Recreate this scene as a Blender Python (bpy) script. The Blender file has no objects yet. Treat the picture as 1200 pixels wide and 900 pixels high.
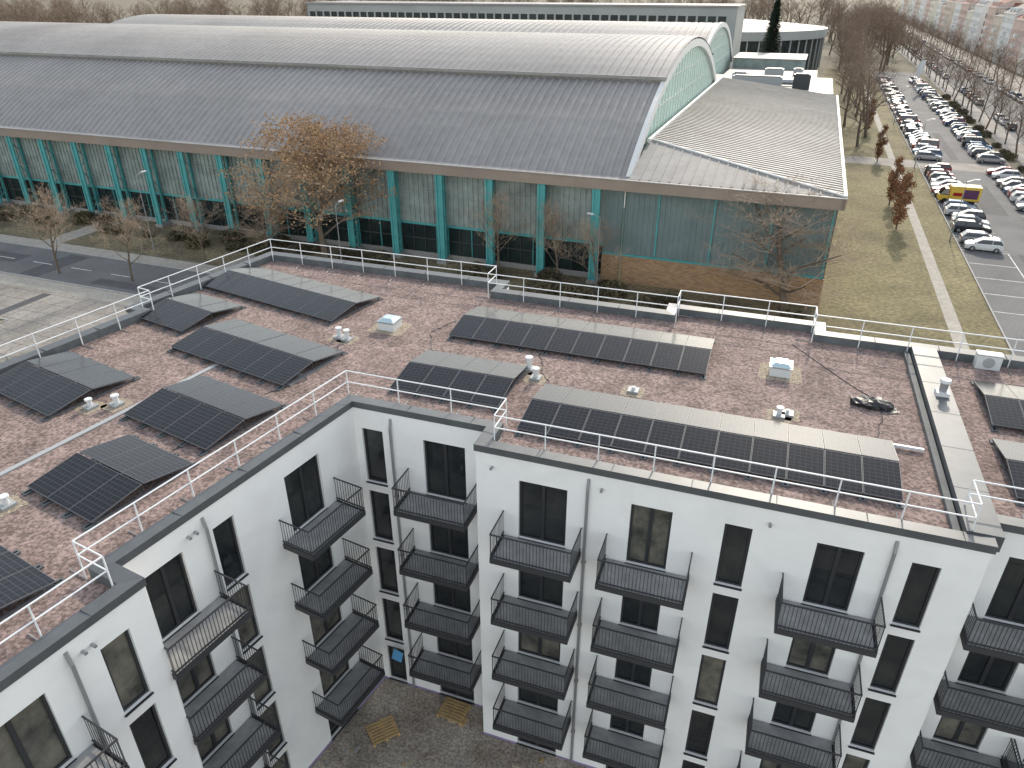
import bpy, math, random
from mathutils import Vector, Matrix
from mathutils.geometry import tessellate_polygon
random.seed(7)
scene=bpy.context.scene
V=Vector
# ------------------------------------------------------------------ materials
def mat(name,col,rough=0.8,metal=0.0,var=0.0,vscale=1.0,fine=0.0,fscale=30.0,bump=0.0,bscale=30.0,col2=None,spec=0.5,coat=0.0,stretch=None,patch=0.0,pscale=0.3):
    m=bpy.data.materials.new(name); m.use_nodes=True
    nt=m.node_tree; b=nt.nodes['Principled BSDF']
    b.inputs['Roughness'].default_value=rough; b.inputs['Metallic'].default_value=metal
    b.inputs['Specular IOR Level'].default_value=spec
    b.inputs['Coat Weight'].default_value=coat
    c=(*col,1); b.inputs['Base Color'].default_value=c
    if var or fine or bump or col2:
        tc=nt.nodes.new('ShaderNodeTexCoord'); src=tc.outputs['Object']
        if stretch:
            mp=nt.nodes.new('ShaderNodeMapping'); mp.inputs['Scale'].default_value=stretch
            nt.links.new(src,mp.inputs[0]); src=mp.outputs[0]
        n1=nt.nodes.new('ShaderNodeTexNoise'); n1.inputs['Scale'].default_value=vscale; n1.inputs['Detail'].default_value=6; n1.inputs['Roughness'].default_value=0.65
        nt.links.new(src,n1.inputs['Vector'])
        r1=nt.nodes.new('ShaderNodeValToRGB'); r1.color_ramp.elements[0].position=0.35; r1.color_ramp.elements[1].position=0.65
        lo=[x*(1-var) for x in col]; hi=[min(1,x*(1+var)) for x in col]
        if col2: lo=list(col); hi=list(col2)
        r1.color_ramp.elements[0].color=(*lo,1); r1.color_ramp.elements[1].color=(*hi,1)
        nt.links.new(n1.outputs['Fac'],r1.inputs[0]); out=r1.outputs[0]
        def mul(out,scale,a,q,detail,p0,p1,dist=0):
            n2=nt.nodes.new('ShaderNodeTexNoise'); n2.inputs['Scale'].default_value=scale; n2.inputs['Detail'].default_value=detail; n2.inputs['Distortion'].default_value=dist
            nt.links.new(src,n2.inputs['Vector'])
            r2=nt.nodes.new('ShaderNodeValToRGB'); r2.color_ramp.elements[0].position=p0; r2.color_ramp.elements[1].position=p1
            r2.color_ramp.elements[0].color=(a,a,a,1); r2.color_ramp.elements[1].color=(q,q,q,1)
            nt.links.new(n2.outputs['Fac'],r2.inputs[0])
            mx=nt.nodes.new('ShaderNodeMix'); mx.data_type='RGBA'; mx.blend_type='MULTIPLY'; mx.inputs[0].default_value=1
            nt.links.new(out,mx.inputs[6]); nt.links.new(r2.outputs[0],mx.inputs[7]); return mx.outputs[2]
        if fine: out=mul(out,fscale,1-fine,1+fine,3,.38,.62)
        if patch: out=mul(out,pscale,1-patch,1.0,5,.36,.52,.8)
        nt.links.new(out,b.inputs['Base Color'])
        if bump:
            n3=nt.nodes.new('ShaderNodeTexNoise'); n3.inputs['Scale'].default_value=bscale; n3.inputs['Detail'].default_value=4
            nt.links.new(src,n3.inputs['Vector'])
            bp=nt.nodes.new('ShaderNodeBump'); bp.inputs['Strength'].default_value=bump; bp.inputs['Distance'].default_value=0.05
            nt.links.new(n3.outputs['Fac'],bp.inputs['Height']); nt.links.new(bp.outputs[0],b.inputs['Normal'])
    return m
M={}
M['white']=mat('white_render',(0.87,0.86,0.845),0.9,var=0.025,vscale=0.6,fine=0.012,fscale=60,patch=.05,pscale=.5)
M['coping']=mat('coping_metal',(0.10,0.108,0.115),0.5,0.2,var=0.12,vscale=1.5)
M['membrane']=mat('roof_membrane',(0.11,0.12,0.125),0.75,var=0.2,vscale=2)
M['gravel']=mat('roof_substrate',(0.205,0.145,0.128),0.95,col2=(0.29,0.213,0.190),vscale=1.1,fine=0.40,fscale=9,bump=0.8,bscale=8,patch=.2,pscale=.55)
M['pebble']=mat('pebbles',(0.34,0.28,0.21),0.9,var=0.3,vscale=8,fine=0.4,fscale=25,bump=0.8,bscale=20)
M['rail']=mat('galvanised_rail',(0.80,0.81,0.82),0.45,0.0)
M['dark']=mat('anthracite_metal',(0.045,0.047,0.051),0.5,0.1)
M['frame']=mat('window_frame',(0.03,0.032,0.036),0.45)
M['glass']=mat('window_glass',(0.014,0.017,0.02),0.04,spec=0.5,col2=(0.045,0.048,0.046),vscale=0.5)
M['glass2']=mat('window_glass_pale',(0.05,0.052,0.046),0.05,spec=0.5,col2=(0.20,0.185,0.15),vscale=0.9)
M['deck']=mat('balcony_deck',(0.30,0.30,0.295),0.85,var=0.18,vscale=2)
M['pipe']=mat('zinc_pipe',(0.35,0.36,0.37),0.4,0.5)
M['found']=mat('foundation_insulation',(0.28,0.22,0.38),0.9,var=0.2,vscale=2)
M['dirt']=mat('dirt',(0.26,0.21,0.165),0.95,col2=(0.46,0.40,0.33),vscale=0.6,fine=0.3,fscale=9,bump=0.8,bscale=5,patch=.3,pscale=.25)
M['grass']=mat('grass',(0.155,0.132,0.06),0.95,col2=(0.25,0.21,0.105),vscale=0.18,fine=0.28,fscale=2.5,bump=0.5,bscale=4,patch=.25,pscale=.06)
M['ground']=mat('ground',(0.12,0.105,0.065),0.95,col2=(0.19,0.16,0.105),vscale=0.05,fine=0.3,fscale=1.0)
M['soil']=mat('soil',(0.13,0.105,0.065),0.95,col2=(0.24,0.195,0.11),vscale=0.3,fine=0.35,fscale=3,patch=.3,pscale=.12)
M['asphalt']=mat('asphalt',(0.12,0.12,0.122),0.9,col2=(0.17,0.168,0.165),vscale=0.15,fine=0.12,fscale=5,patch=.15,pscale=.08)
M['asphalt2']=mat('asphalt_patch',(0.085,0.085,0.088),0.9,var=.15,vscale=.8,fine=.15,fscale=5)
M['paving']=mat('paving',(0.25,0.225,0.195),0.9,col2=(0.36,0.33,0.295),vscale=0.2,fine=0.14,fscale=3,patch=.25,pscale=.1)
M['path']=mat('path',(0.38,0.35,0.30),0.9,var=0.12,vscale=0.6,fine=.1,fscale=3)
M['mark']=mat('road_paint',(0.72,0.72,0.69),0.8,var=0.1,vscale=2,patch=.3,pscale=2)
M['kerb']=mat('kerb',(0.38,0.37,0.35),0.9,var=0.1,vscale=1)
M['zinc']=mat('zinc_roof',(0.30,0.285,0.275),0.6,0.1,var=0.10,vscale=0.06,fine=0.05,fscale=0.9,patch=.1,pscale=.03)
M['zinc2']=mat('annex_roof',(0.27,0.26,0.25),0.65,0.1,var=0.1,vscale=0.1,fine=0.06,fscale=0.8,patch=.12,pscale=.08)
M['fascia']=mat('eave_fascia',(0.27,0.215,0.175),0.6,var=0.08,vscale=0.3)
M['teal']=mat('teal_steel',(0.075,0.33,0.33),0.5,var=0.12,vscale=1)
M['panel']=mat('profiled_panel',(0.27,0.32,0.30),0.6,var=0.18,vscale=0.3,fine=0.12,fscale=1.0,patch=.2,pscale=.2)
M['panel2']=mat('profiled_panel_grey',(0.17,0.225,0.225),0.6,var=0.12,vscale=0.4)
M['hglass']=mat('hall_glass',(0.02,0.03,0.03),0.15,var=0.5,vscale=0.3)
M['poly']=mat('polycarbonate',(0.52,0.74,0.63),0.4,var=0.10,vscale=0.2)
M['rim']=mat('white_rim',(0.68,0.68,0.66),0.6)
M['bark']=mat('bark',(0.15,0.115,0.085),0.9,var=0.2,vscale=3)
M['twig']=mat('twigs',(0.23,0.165,0.12),0.9)
M['twig2']=mat('light_twigs',(0.40,0.30,0.215),0.9)
M['leaf']=mat('dry_leaves',(0.30,0.15,0.075),0.9,var=0.3,vscale=2)
M['leaf2']=mat('tan_leaves',(0.38,0.24,0.13),0.9,var=0.3,vscale=2)
M['needle']=mat('needles',(0.022,0.042,0.022),0.9,var=0.4,vscale=1)
M['shrub']=mat('shrub',(0.10,0.085,0.045),0.9,var=0.4,vscale=1)
M['wood']=mat('pallet_wood',(0.50,0.34,0.15),0.8,var=0.2,vscale=4)
M['blockc']=mat('ballast_concrete',(0.30,0.29,0.27),0.9,var=0.1,vscale=4)
M['vent']=mat('vent_white',(0.66,0.67,0.67),0.5)
M['ventg']=mat('vent_grey',(0.36,0.37,0.37),0.5)
M['dome']=mat('skylight_dome',(0.45,0.58,0.62),0.15,spec=0.7)
M['tarp']=mat('black_tarp',(0.018,0.018,0.02),0.4,bump=1,bscale=6,var=.1)
M['blue']=mat('blue_film',(0.12,0.36,0.62),0.4)
M['tyre']=mat('tyre',(0.02,0.02,0.02),0.9)
M['hub']=mat('hub',(0.45,0.45,0.46),0.3,0.7)
M['cglass']=mat('car_glass',(0.012,0.014,0.017),0.05,spec=0.8)
M['lampw']=mat('headlamp',(0.7,0.7,0.7),0.1)
M['lampr']=mat('tail_lamp',(0.35,0.02,0.02),0.2)
M['green']=mat('green_fence',(0.05,0.16,0.08),0.5)
def brickmat():
    m=bpy.data.materials.new('brick'); m.use_nodes=True; nt=m.node_tree; b=nt.nodes['Principled BSDF']; b.inputs['Roughness'].default_value=.9
    uv=nt.nodes.new('ShaderNodeUVMap'); br=nt.nodes.new('ShaderNodeTexBrick')
    br.inputs['Color1'].default_value=(.44,.25,.115,1); br.inputs['Color2'].default_value=(.25,.14,.07,1); br.inputs['Mortar'].default_value=(.33,.27,.2,1)
    br.inputs['Scale'].default_value=1; br.inputs['Brick Width'].default_value=.5; br.inputs['Row Height'].default_value=.16; br.inputs['Mortar Size'].default_value=.02
    nt.links.new(uv.outputs[0],br.inputs['Vector']); nt.links.new(br.outputs[0],b.inputs['Base Color']); return m
M['brick']=brickmat()
def pvmat():
    m=bpy.data.materials.new('solar_cells'); m.use_nodes=True; nt=m.node_tree; b=nt.nodes['Principled BSDF']
    b.inputs['Roughness'].default_value=.2; b.inputs['Specular IOR Level'].default_value=.2
    uv=nt.nodes.new('ShaderNodeUVMap'); br=nt.nodes.new('ShaderNodeTexBrick'); br.offset=0
    br.inputs['Color1'].default_value=(.009,.010,.014,1); br.inputs['Color2'].default_value=(.014,.015,.020,1); br.inputs['Mortar'].default_value=(.045,.048,.055,1)
    br.inputs['Scale'].default_value=1; br.inputs['Brick Width'].default_value=1/6; br.inputs['Row Height'].default_value=1/10; br.inputs['Mortar Size'].default_value=.007
    nt.links.new(uv.outputs[0],br.inputs['Vector']); nt.links.new(br.outputs[0],b.inputs['Base Color']); return m
M['pv']=pvmat()
M['pvframe']=mat('pv_frame',(.15,.155,.165),.5,.1)

# ------------------------------------------------------------------ mesh builder
class MB:
    def __init__(s): s.v=[];s.f=[];s.m=[];s.uv=[];s.ml=[]
    def mi(s,k):
        if k not in s.ml: s.ml.append(k)
        return s.ml.index(k)
    def face(s,pts,k,uv=None):
        n=len(s.v); s.v+= [tuple(p) for p in pts]; s.f.append(tuple(range(n,n+len(pts)))); s.m.append(s.mi(k)); s.uv.append(uv)
    def box(s,o,a,b,c,k):
        o,a,b,c=V(o),V(a),V(b),V(c)
        P=[o,o+a,o+a+b,o+b,o+c,o+a+c,o+a+b+c,o+b+c]
        if a.cross(b).dot(c)<0: F=[(0,1,2,3),(4,7,6,5),(0,4,5,1),(1,5,6,2),(2,6,7,3),(3,7,4,0)]
        else: F=[(3,2,1,0),(5,6,7,4),(1,5,4,0),(2,6,5,1),(3,7,6,2),(0,4,7,3)]
        n=len(s.v); s.v+=[tuple(p) for p in P]; mi=s.mi(k)
        for f in F: s.f.append(tuple(n+i for i in f)); s.m.append(mi); s.uv.append(None)
    def cbox(s,c,sx,sy,sz,k,ax=None,ay=None):
        ax=V((1,0,0)) if ax is None else V((ax[0],ax[1],0)); ay=V((-ax.y,ax.x,0)); c=V(c)
        s.box(c-ax*sx/2-ay*sy/2,ax*sx,ay*sy,V((0,0,sz)),k)
    def tube(s,p0,p1,r0,r1,k,n=6,cap=False):
        p0,p1=V(p0),V(p1); d=(p1-p0)
        if d.length<1e-6: return
        d.normalize(); up=V((0,0,1)) if abs(d.z)<.9 else V((1,0,0)); a=d.cross(up).normalized(); b=d.cross(a)
        st=len(s.v); mi=s.mi(k)
        for i in range(n):
            t=2*math.pi*i/n; q=a*math.cos(t)+b*math.sin(t); s.v.append(tuple(p0+q*r0)); s.v.append(tuple(p1+q*r1))
        for i in range(n):
            j=(i+1)%n; s.f.append((st+2*i,st+2*i+1,st+2*j+1,st+2*j)); s.m.append(mi); s.uv.append(None)
        if cap:
            s.f.append(tuple(st+2*i+1 for i in range(n))); s.m.append(mi); s.uv.append(None)
            s.f.append(tuple(st+2*i for i in range(n))[::-1]); s.m.append(mi); s.uv.append(None)
    def mesh(s,name,smooth=False):
        me=bpy.data.meshes.new(name); me.from_pydata(s.v,[],s.f)
        for k in s.ml: me.materials.append(M[k])
        me.polygons.foreach_set('material_index',s.m)
        if any(u is not None for u in s.uv):
            l=me.uv_layers.new(name='UVMap')
            for p,u in zip(me.polygons,s.uv):
                if u:
                    for li,c in zip(p.loop_indices,u): l.data[li].uv=c
        if smooth: me.polygons.foreach_set('use_smooth',[True]*len(me.polygons))
        me.update(); return me
    def obj(s,name,parent=None,smooth=False):
        return mkobj(name,s.mesh(name,smooth),parent)
def mkobj(name,me,parent=None,loc=None,rot=0,sc=1):
    o=bpy.data.objects.new(name,me); scene.collection.objects.link(o)
    if parent: o.parent=parent
    if loc is not None: o.location=loc
    o.rotation_euler=(0,0,rot); o.scale=(sc,sc,sc) if not isinstance(sc,tuple) else sc
    return o
def empty(name):
    o=bpy.data.objects.new(name,None); scene.collection.objects.link(o); return o

# ------------------------------------------------------------------ frames
CAMZ=28.5
aR=math.radians(19.35); uR=V((math.cos(aR),-math.sin(aR),0)); vR=V((math.sin(aR),math.cos(aR),0))
A=V((-1.233,20.57,0))
aL=math.radians(28.5); uL=V((math.sin(aL),math.cos(aL),0)); nL=V((math.cos(aL),-math.sin(aL),0))
C1=A+vR*1.2; C0=C1-uR*5.42
def R(s,v,z=0): return A+uR*s+vR*v+V((0,0,z))
def L(w,q,z=0): return C0-nL*w+uL*q+V((0,0,z))
aH=math.radians(20.8); uH=V((math.cos(aH),-math.sin(aH),0)); vH=V((math.sin(aH),math.cos(aH),0))
def H(u,v,z=0): return uH*u+vH*v+V((0,0,z))
UP=V((0,0,1))
def isect(p,d,q,e):
    den=d.x*e.y-d.y*e.x; t=((q.x-p.x)*e.y-(q.y-p.y)*e.x)/den; return p+d*t
P=isect(L(15.3,0),uL,R(0,14.9),uR)
outline=[R(0,0),R(15.4,0),R(15.4,1.2),R(21.4,1.2),R(21.4,0),R(38,0),R(38,13.6),R(11.3,13.6),R(11.3,14.6),R(4.3,14.6),R(4.3,13.7),
         R(-4.1,13.7),R(-4.1,14.9),P,L(15.3,1.9),L(14.5,1.9),L(14.5,-26),L(-1.2,-26),L(-1.2,-9.9),L(0,-9.9),C0.copy(),C1.copy()]
def offset(poly,d):
    n=len(poly); out=[]
    for i in range(n):
        a,b,c=poly[i-1],poly[i],poly[(i+1)%n]
        d1=(b-a).normalized(); d2=(c-b).normalized(); n1=V((-d1.y,d1.x,0)); n2=V((-d2.y,d2.x,0))
        if abs(d1.x*d2.y-d1.y*d2.x)<1e-4: out.append(b+n1*d)
        else: out.append(isect(b+n1*d,d1,b+n2*d,d2))
    return out

# ------------------------------------------------------------------ facade
def facade(o,d,out,Ln,z0,z1,wins,wall,wmb,gmb=None,depth=.17,pale=0.2,frame=True,fk='frame',gk='glass',gk2='glass2'):
    xs=sorted(set([0,Ln]+[w[0] for w in wins]+[w[1] for w in wins])); zs=sorted(set([z0,z1]+[w[2] for w in wins]+[w[3] for w in wins]))
    gmb=gmb or wmb
    def P3(s,z,dp=0): return o+d*s-out*dp+UP*z
    for i in range(len(xs)-1):
        for j in range(len(zs)-1):
            cx=(xs[i]+xs[i+1])/2; cz=(zs[j]+zs[j+1])/2
            if any(w[0]<cx<w[1] and w[2]<cz<w[3] for w in wins): continue
            wmb.face([P3(xs[i],zs[j]),P3(xs[i+1],zs[j]),P3(xs[i+1],zs[j+1]),P3(xs[i],zs[j+1])],wall)
    for (a,b,c,e) in [w[:4] for w in wins]:
        wmb.face([P3(a,c),P3(a,c,depth),P3(a,e,depth),P3(a,e)],wall); wmb.face([P3(b,c),P3(b,e),P3(b,e,depth),P3(b,c,depth)],wall)
        wmb.face([P3(a,e),P3(a,e,depth),P3(b,e,depth),P3(b,e)],wall); wmb.face([P3(a,c),P3(b,c),P3(b,c,depth),P3(a,c,depth)],wall)
        g=gk2 if random.random()<pale else gk
        if frame:
            n_=2 if b-a>1.1 else 1
            for q_ in range(n_):
                s0=a+(b-a)*q_/n_; s1=a+(b-a)*(q_+1)/n_; j0=random.uniform(0,.012); j1=random.uniform(0,.012)
                gmb.face([P3(s0,c,depth-.005-j0),P3(s1,c,depth-.005-j1),P3(s1,e,depth-.005-j1),P3(s0,e,depth-.005-j0)],g)
        else: gmb.face([P3(a,c,depth-.01),P3(b,c,depth-.01),P3(b,e,depth-.01),P3(a,e,depth-.01)],g)
        if frame:
            t=.075; q=depth-.022; th=.05
            def fb(s0,s1,za,zb): gmb.box(P3(s0,za,q),d*(s1-s0),out*th,UP*(zb-za),fk)
            fb(a,b,c,c+t); fb(a,b,e-t,e); fb(a,a+t,c+t,e-t); fb(b-t,b,c+t,e-t)
            if b-a>1.1: mx=(a+b)/2; fb(mx-t*.8,mx+t*.8,c+t,e-t)
            gmb.box(P3(a-.03,c-.05,0.0)+out*.005,d*(b-a+.06),out*.06,UP*.045,fk)

# ------------------------------------------------------------------ apartment building
apt=empty('apartment_building')
tops=[13.86-2.9*i for i in range(5)]
def col(a,b,h=2.46,rows=range(5)): return [(a,b,tops[i]-h if i<4 else 0.12,tops[i]) for i in rows]
wmb=MB(); gmb=MB()
ZT=14.82
facade(R(0,0),uR,-vR,15.4,0,ZT,col(1.55,3.25)+col(5.38,6.71)+col(8.32,9.15)+col(11.01,12.33)+col(13.59,14.36),'white',wmb,gmb)
facade(R(15.4,1.2),uR,-vR,6.0,0,ZT,col(.9,2.3)+col(3.6,5.0),'white',wmb,gmb)
facade(R(21.4,0),uR,-vR,16.6,0,ZT,col(1.5,3.2)+col(5.4,6.7)+col(8.3,9.1)+col(11,12.3),'white',wmb,gmb)
facade(C0,uR,-vR,5.42,0,ZT,col(.28,1.16)+col(2.83,4.5),'white',wmb,gmb)
facade(C0,-uL,nL,9.9,0,ZT,col(2.05,3.75)+col(5.98,6.80)+col(7.92,9.25),'white',wmb,gmb,pale=.5)
facade(L(-1.2,-9.9),-uL,nL,16.1,0,ZT,col(.70,1.52)+col(2.95,4.65)+col(6.2,7.0)+col(8.6,10.3)+col(12,12.8),'white',wmb,gmb,pale=.8)
done={(0,1),(2,3),(4,5),(17,18),(19,20),(20,21)}
n=len(outline)
for i in range(n):
    j=(i+1)%n
    if (i,j) in done: continue
    a,b=outline[i],outline[j]; dd=(b-a); Ln=dd.length; dd.normalize(); out=V((dd.y,-dd.x,0)); w=[]
    if Ln>5:
        s=1.2
        while s+1.4<Ln-.8: w+=col(s,s+1.3); s+=3.1
    facade(a,dd,out,Ln,0,ZT,w,'white',wmb,gmb)
wmb.obj('walls',apt); gmb.obj('windows',apt)
fm=MB()
for (o,d,out,Ln) in [(R(0,0),uR,-vR,15.4),(C0,uR,-vR,5.3),(C0,-uL,nL,9.9),(L(-1.2,-9.9),-uL,nL,16)]:
    fm.box(o-UP*.02,d*Ln,out*.03,UP*.12,'found')
fm.obj('foundation',apt)
po=offset(outline,-.05); pi_=offset(outline,.42)
pm=MB()
zt,zl,zr=15.0,14.74,14.62
for i in range(n):
    j=(i+1)%n; up=lambda p,z:V((p.x,p.y,z))
    pm.face([up(po[i],zt),up(po[j],zt),up(pi_[j],zt-.03),up(pi_[i],zt-.03)],'coping')
    pm.face([up(po[i],zl),up(po[j],zl),up(po[j],zt),up(po[i],zt)],'coping')
    pm.face([up(outline[i],zl),up(outline[j],zl),up(po[j],zl),up(po[i],zl)],'coping')
    pm.face([up(pi_[i],zt-.03),up(pi_[j],zt-.03),up(pi_[j],zr-.05),up(pi_[i],zr-.05)],'membrane')
    a,b=po[i],po[j]; d=(b-a); Ln=d.length; d.normalize(); ins=V((-d.y,d.x,0)); s=2.2
    while s<Ln-.6:
        pm.box(up(a+d*s-ins*.003,zl),d*.02,ins*.46,UP*(zt-zl+.006),'membrane'); s+=2.5
pm.obj('parapet',apt)
rm=MB()
poly=[V((p.x,p.y,zr)) for p in pi_]
for t in tessellate_polygon([poly]):
    q=[poly[k] for k in t]
    if (q[1]-q[0]).cross(q[2]-q[0]).z<0: q.reverse()
    rm.face(q,'gravel')
rm.obj('roof',apt)
fw=MB(); fw.box(R(14.75,.42,14.5),uR*.95,vR*12.75,UP*.53,'coping')
fw.box(R(14.5,.42,14.63),uR*.2,vR*12.75,UP*.16,'membrane')
for i in range(5): fw.box(R(14.745,2.6+i*2.4,14.6),uR*.96,vR*.02,UP*.434,'membrane')
fw.obj('party_wall_coping',apt)
sm=MB()
sm.box(L(7.4,-26,zr),nL*.20,uL*27,UP*.05,'ventg'); sm.box(L(7.4,1.0,zr),nL*4.0,uL*.2,UP*.05,'ventg')
sm.box(L(3.5,.2,zr),nL*.2,uL*3.0,UP*.055,'pipe'); sm.box(R(13.3,5.0,zr+.05),uR*1.0,vR*.1,UP*.1,'rail')
sm.obj('roof_profiles',apt)
pb=MB()
def pebble(c,ax,sx,sy,dz=.008): 
    ax=V(ax); ay=V((-ax.y,ax.x,0)); c=V((c[0],c[1],zr+dz)); pts=[]
    for i in range(20):
        t=2*math.pi*i/20; cx_=max(-1,min(1,1.35*math.cos(t)))*sx/2; cy_=max(-1,min(1,1.35*math.sin(t)))*sy/2; k_=random.uniform(.93,1.05)
        pts.append(c+ax*cx_*k_+ay*cy_*k_)
    pb.face(pts,'pebble')
rl=MB()
ri=offset(outline,.50)
for i in range(n):
    j=(i+1)%n; a,b=ri[i],ri[j]; d=(b-a); Ln=d.length; d.normalize()
    for z in (15.45,15.92): rl.tube(a+UP*z,b+UP*z,.024,.024,'rail',6)
    k=max(1,round(Ln/1.9))
    for t in range(k):
        p=a+d*(Ln*t/k); rl.tube(p+UP*14.62,p+UP*15.92,.024,.024,'rail',6)
        ins=V((-d.y,d.x,0)); rl.tube(p+UP*14.66,p+ins*.7+UP*14.64,.018,.018,'pipe',4)
rl.obj('roof_railing',apt)
bm=MB(); W,D=2.8,1.35
bm.box((-W/2,0.02,-.17),(W,0,0),(0,D,0),(0,0,.02),'dark')
bm.box((-W/2,0.02,-.148),(W,0,0),(0,D,0),(0,0,.12),'dark')
bm.box((-W/2+.05,.03,-.026),(W-.1,0,0),(0,D-.06,0),(0,0,.02),'deck')
bm.box((-W/2-.02,D-.0,-.2),(W+.04,0,0),(0,.03,0),(0,0,.22),'dark')
for sx in (-1,1): bm.box((sx*W/2,0.02,-.2),(sx*.03,0,0),(0,D,0),(0,0,.22),'dark')
top=1.02
for z in (top,.10):
    bm.box((-W/2-.02,D-.02,z),(W+.04,0,0),(0,.045,0),(0,0,.04),'dark')
    for sx in (-1,1): bm.box((sx*W/2-.02,0.02,z),(.04,0,0),(0,D-.05,0),(0,0,.04),'dark')
k=int(W/.115)
for i in range(k+1):
    x=-W/2+W*i/k; bm.box((x-.009,D-.008,.02),(.018,0,0),(0,.014,0),(0,0,top),'dark')
k=int(D/.115)
for i in range(k):
    y=.05+D*i/k
    for sx in (-1,1): bm.box((sx*W/2-.007,y,.02),(.014,0,0),(0,.018,0),(0,0,top),'dark')
bme=bm.mesh('balcony')
def balc(o,d,out,s,rows=range(4)):
    ang=math.atan2(out.y,out.x)-math.pi/2
    for r in rows: mkobj('balcony',bme,apt,o+d*s+UP*(tops[r]-2.46+.0),ang)
for s in (2.4,6.08,11.67): balc(R(0,0),uR,-vR,s)
balc(C0,uR,-vR,3.55); balc(C0,-uL,nL,2.9); balc(C0,-uL,nL,8.5)
balc(L(-1.2,-9.9),-uL,nL,3.85); balc(L(-1.2,-9.9),-uL,nL,9.4); balc(R(15.4,1.2),uR,-vR,1.6); balc(R(21.4,0),uR,-vR,2.4)
balc(R(15.4,1.2),uR,-vR,4.5)
pp=MB()
def pipe(o,d,out,s):
    p=o+d*s+out*.1; pp.tube(p+UP*.1,p+UP*14.1,.055,.055,'pipe',8); pp.tube(p+UP*14.1,p-out*.1+UP*14.5,.055,.055,'pipe',8)
    for z in range(2,14,3): pp.cbox(p-out*.03+UP*z,.16,.14,.05,'pipe',d)
pipe(R(0,0),uR,-vR,3.95); pipe(R(0,0),uR,-vR,13.05); pipe(C0,uR,-vR,1.55); pipe(C0,-uL,nL,7.05); pipe(L(-1.2,-9.9),-uL,nL,2.25)
for (o,d,out,s) in [(R(0,0),uR,-vR,4.4),(R(0,0),uR,-vR,.6),(C0,uR,-vR,5.0),(C0,-uL,nL,7.4),(C0,-uL,nL,7.65),(L(-1.2,-9.9),-uL,nL,1.9),(L(-1.2,-9.9),-uL,nL,1.65),(R(0,0),uR,-vR,9.6)]:
    p=o+d*s+UP*14.2; pp.tube(p,p+out*.16,.05,.05,'pipe',8,True)
pp.obj('downpipes',apt)

# ------------------------------------------------------------------ solar arrays
PW,PD=1.13,1.74
def array(c,ax,cols,rise=.27,low=.15):
    ax=V(ax).normalized(); ay=V((-ax.y,ax.x,0)); c=V((c[0],c[1],zr)); m=MB(); Ln=cols*PW
    run=math.sqrt(PD*PD-rise*rise)
    for side in (-1,1):
        e0=c+ay*side*(run+.03)+UP*low; e1=c+ay*side*.03+UP*(low+rise)
        sl=(e1-e0); sn=sl.normalized(); nm=(ax.cross(sn)).normalized()
        if nm.z<0: nm=-nm
        for i in range(cols):
            s0=-Ln/2+i*PW+.01; a=e0+ax*s0+UP*random.uniform(-.006,.006); w=ax*(PW-.02)
            m.box(a,w,sl,nm*.035,'pvframe')
            q=a+nm*.038; g=.014
            pts=[q+ax*g+sn*g,q+w-ax*g+sn*g,q+w-ax*g+sl-sn*g,q+ax*g+sl-sn*g]
            uv=[(0,0),(1,0),(1,1),(0,1)]
            if side>0: pts=pts[::-1]; uv=uv[::-1]
            m.face(pts,'pv',uv)
    for i in range(cols+1):
        s=-Ln/2+i*PW
        s=max(-Ln/2+.1,min(Ln/2-.1,s)); b=c+ax*s
        for side in (-1,1):
            f=b+ay*side*run; m.tube(f+UP*.06,b+UP*(low+rise-.03),.02,.02,'pvframe',4)
            m.tube(f,f+UP*low,.025,.025,'dark',4); m.tube(b,b+UP*(low+rise-.03),.022,.022,'pvframe',4)
            m.cbox(f+ay*side*.10,.22,.28,.05,'membrane',ax)
        m.box(b-ax*.03-ay*(run+.2)+UP*.01,ax*.06,ay*(2*run+.4),UP*.04,'pvframe')
    return m.obj('solar_panel_array')
array(R(7.1,3.42),uR,11); array(R(1.1,9.85),uR,10); array(R(-2.5,4.65),uR,4)
aP=math.radians(-31); axL=V((math.cos(aP),math.sin(aP),0))
for c,k in [((-11.4,35.1),8),((-11.0,28.3),6),((-11.36,23.2),4),((-15.5,32.5),3),((-17.9,25.4),4),((-12.8,19.1),3),((-14.3,13.7),3)]: array(c,axL,k)
array(R(19.6,9.3),uR,5); array(R(19.4,4.75),uR,5); array(R(30,7),uR,8)
cb=MB()
def cable(pts,r=.014):
    rnd=random.Random(int(pts[0][0]*100)); P_=[V((p[0],p[1],zr+.015)) for p in pts]; q=[]
    for a,b in zip(P_[:-1],P_[1:]):
        for i in range(8): q.append(a.lerp(b,i/8)+V((rnd.gauss(0,.04),rnd.gauss(0,.04),0)))
    q.append(P_[-1])
    for a,b in zip(q[:-1],q[1:]): cb.tube(a,b,r,r,'dark',4)
cable([R(1.2,5.2),R(.3,6.5),R(-.2,8.0)]); cable([(-9.0,27.0),(-8.2,25.8),(-9.6,24.6)]); cable([(-15.0,29.9),(-14.6,28.0)]); cable([R(12.9,5.1),R(13.3,8),R(10,12.5)]); cable([(-11.0,21.5),(-11.8,20.3)]); cable([R(-4.6,6.6),R(-5.6,8.4),R(-5.0,10.0)])
cb.obj('roof_cables',apt)
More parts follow.
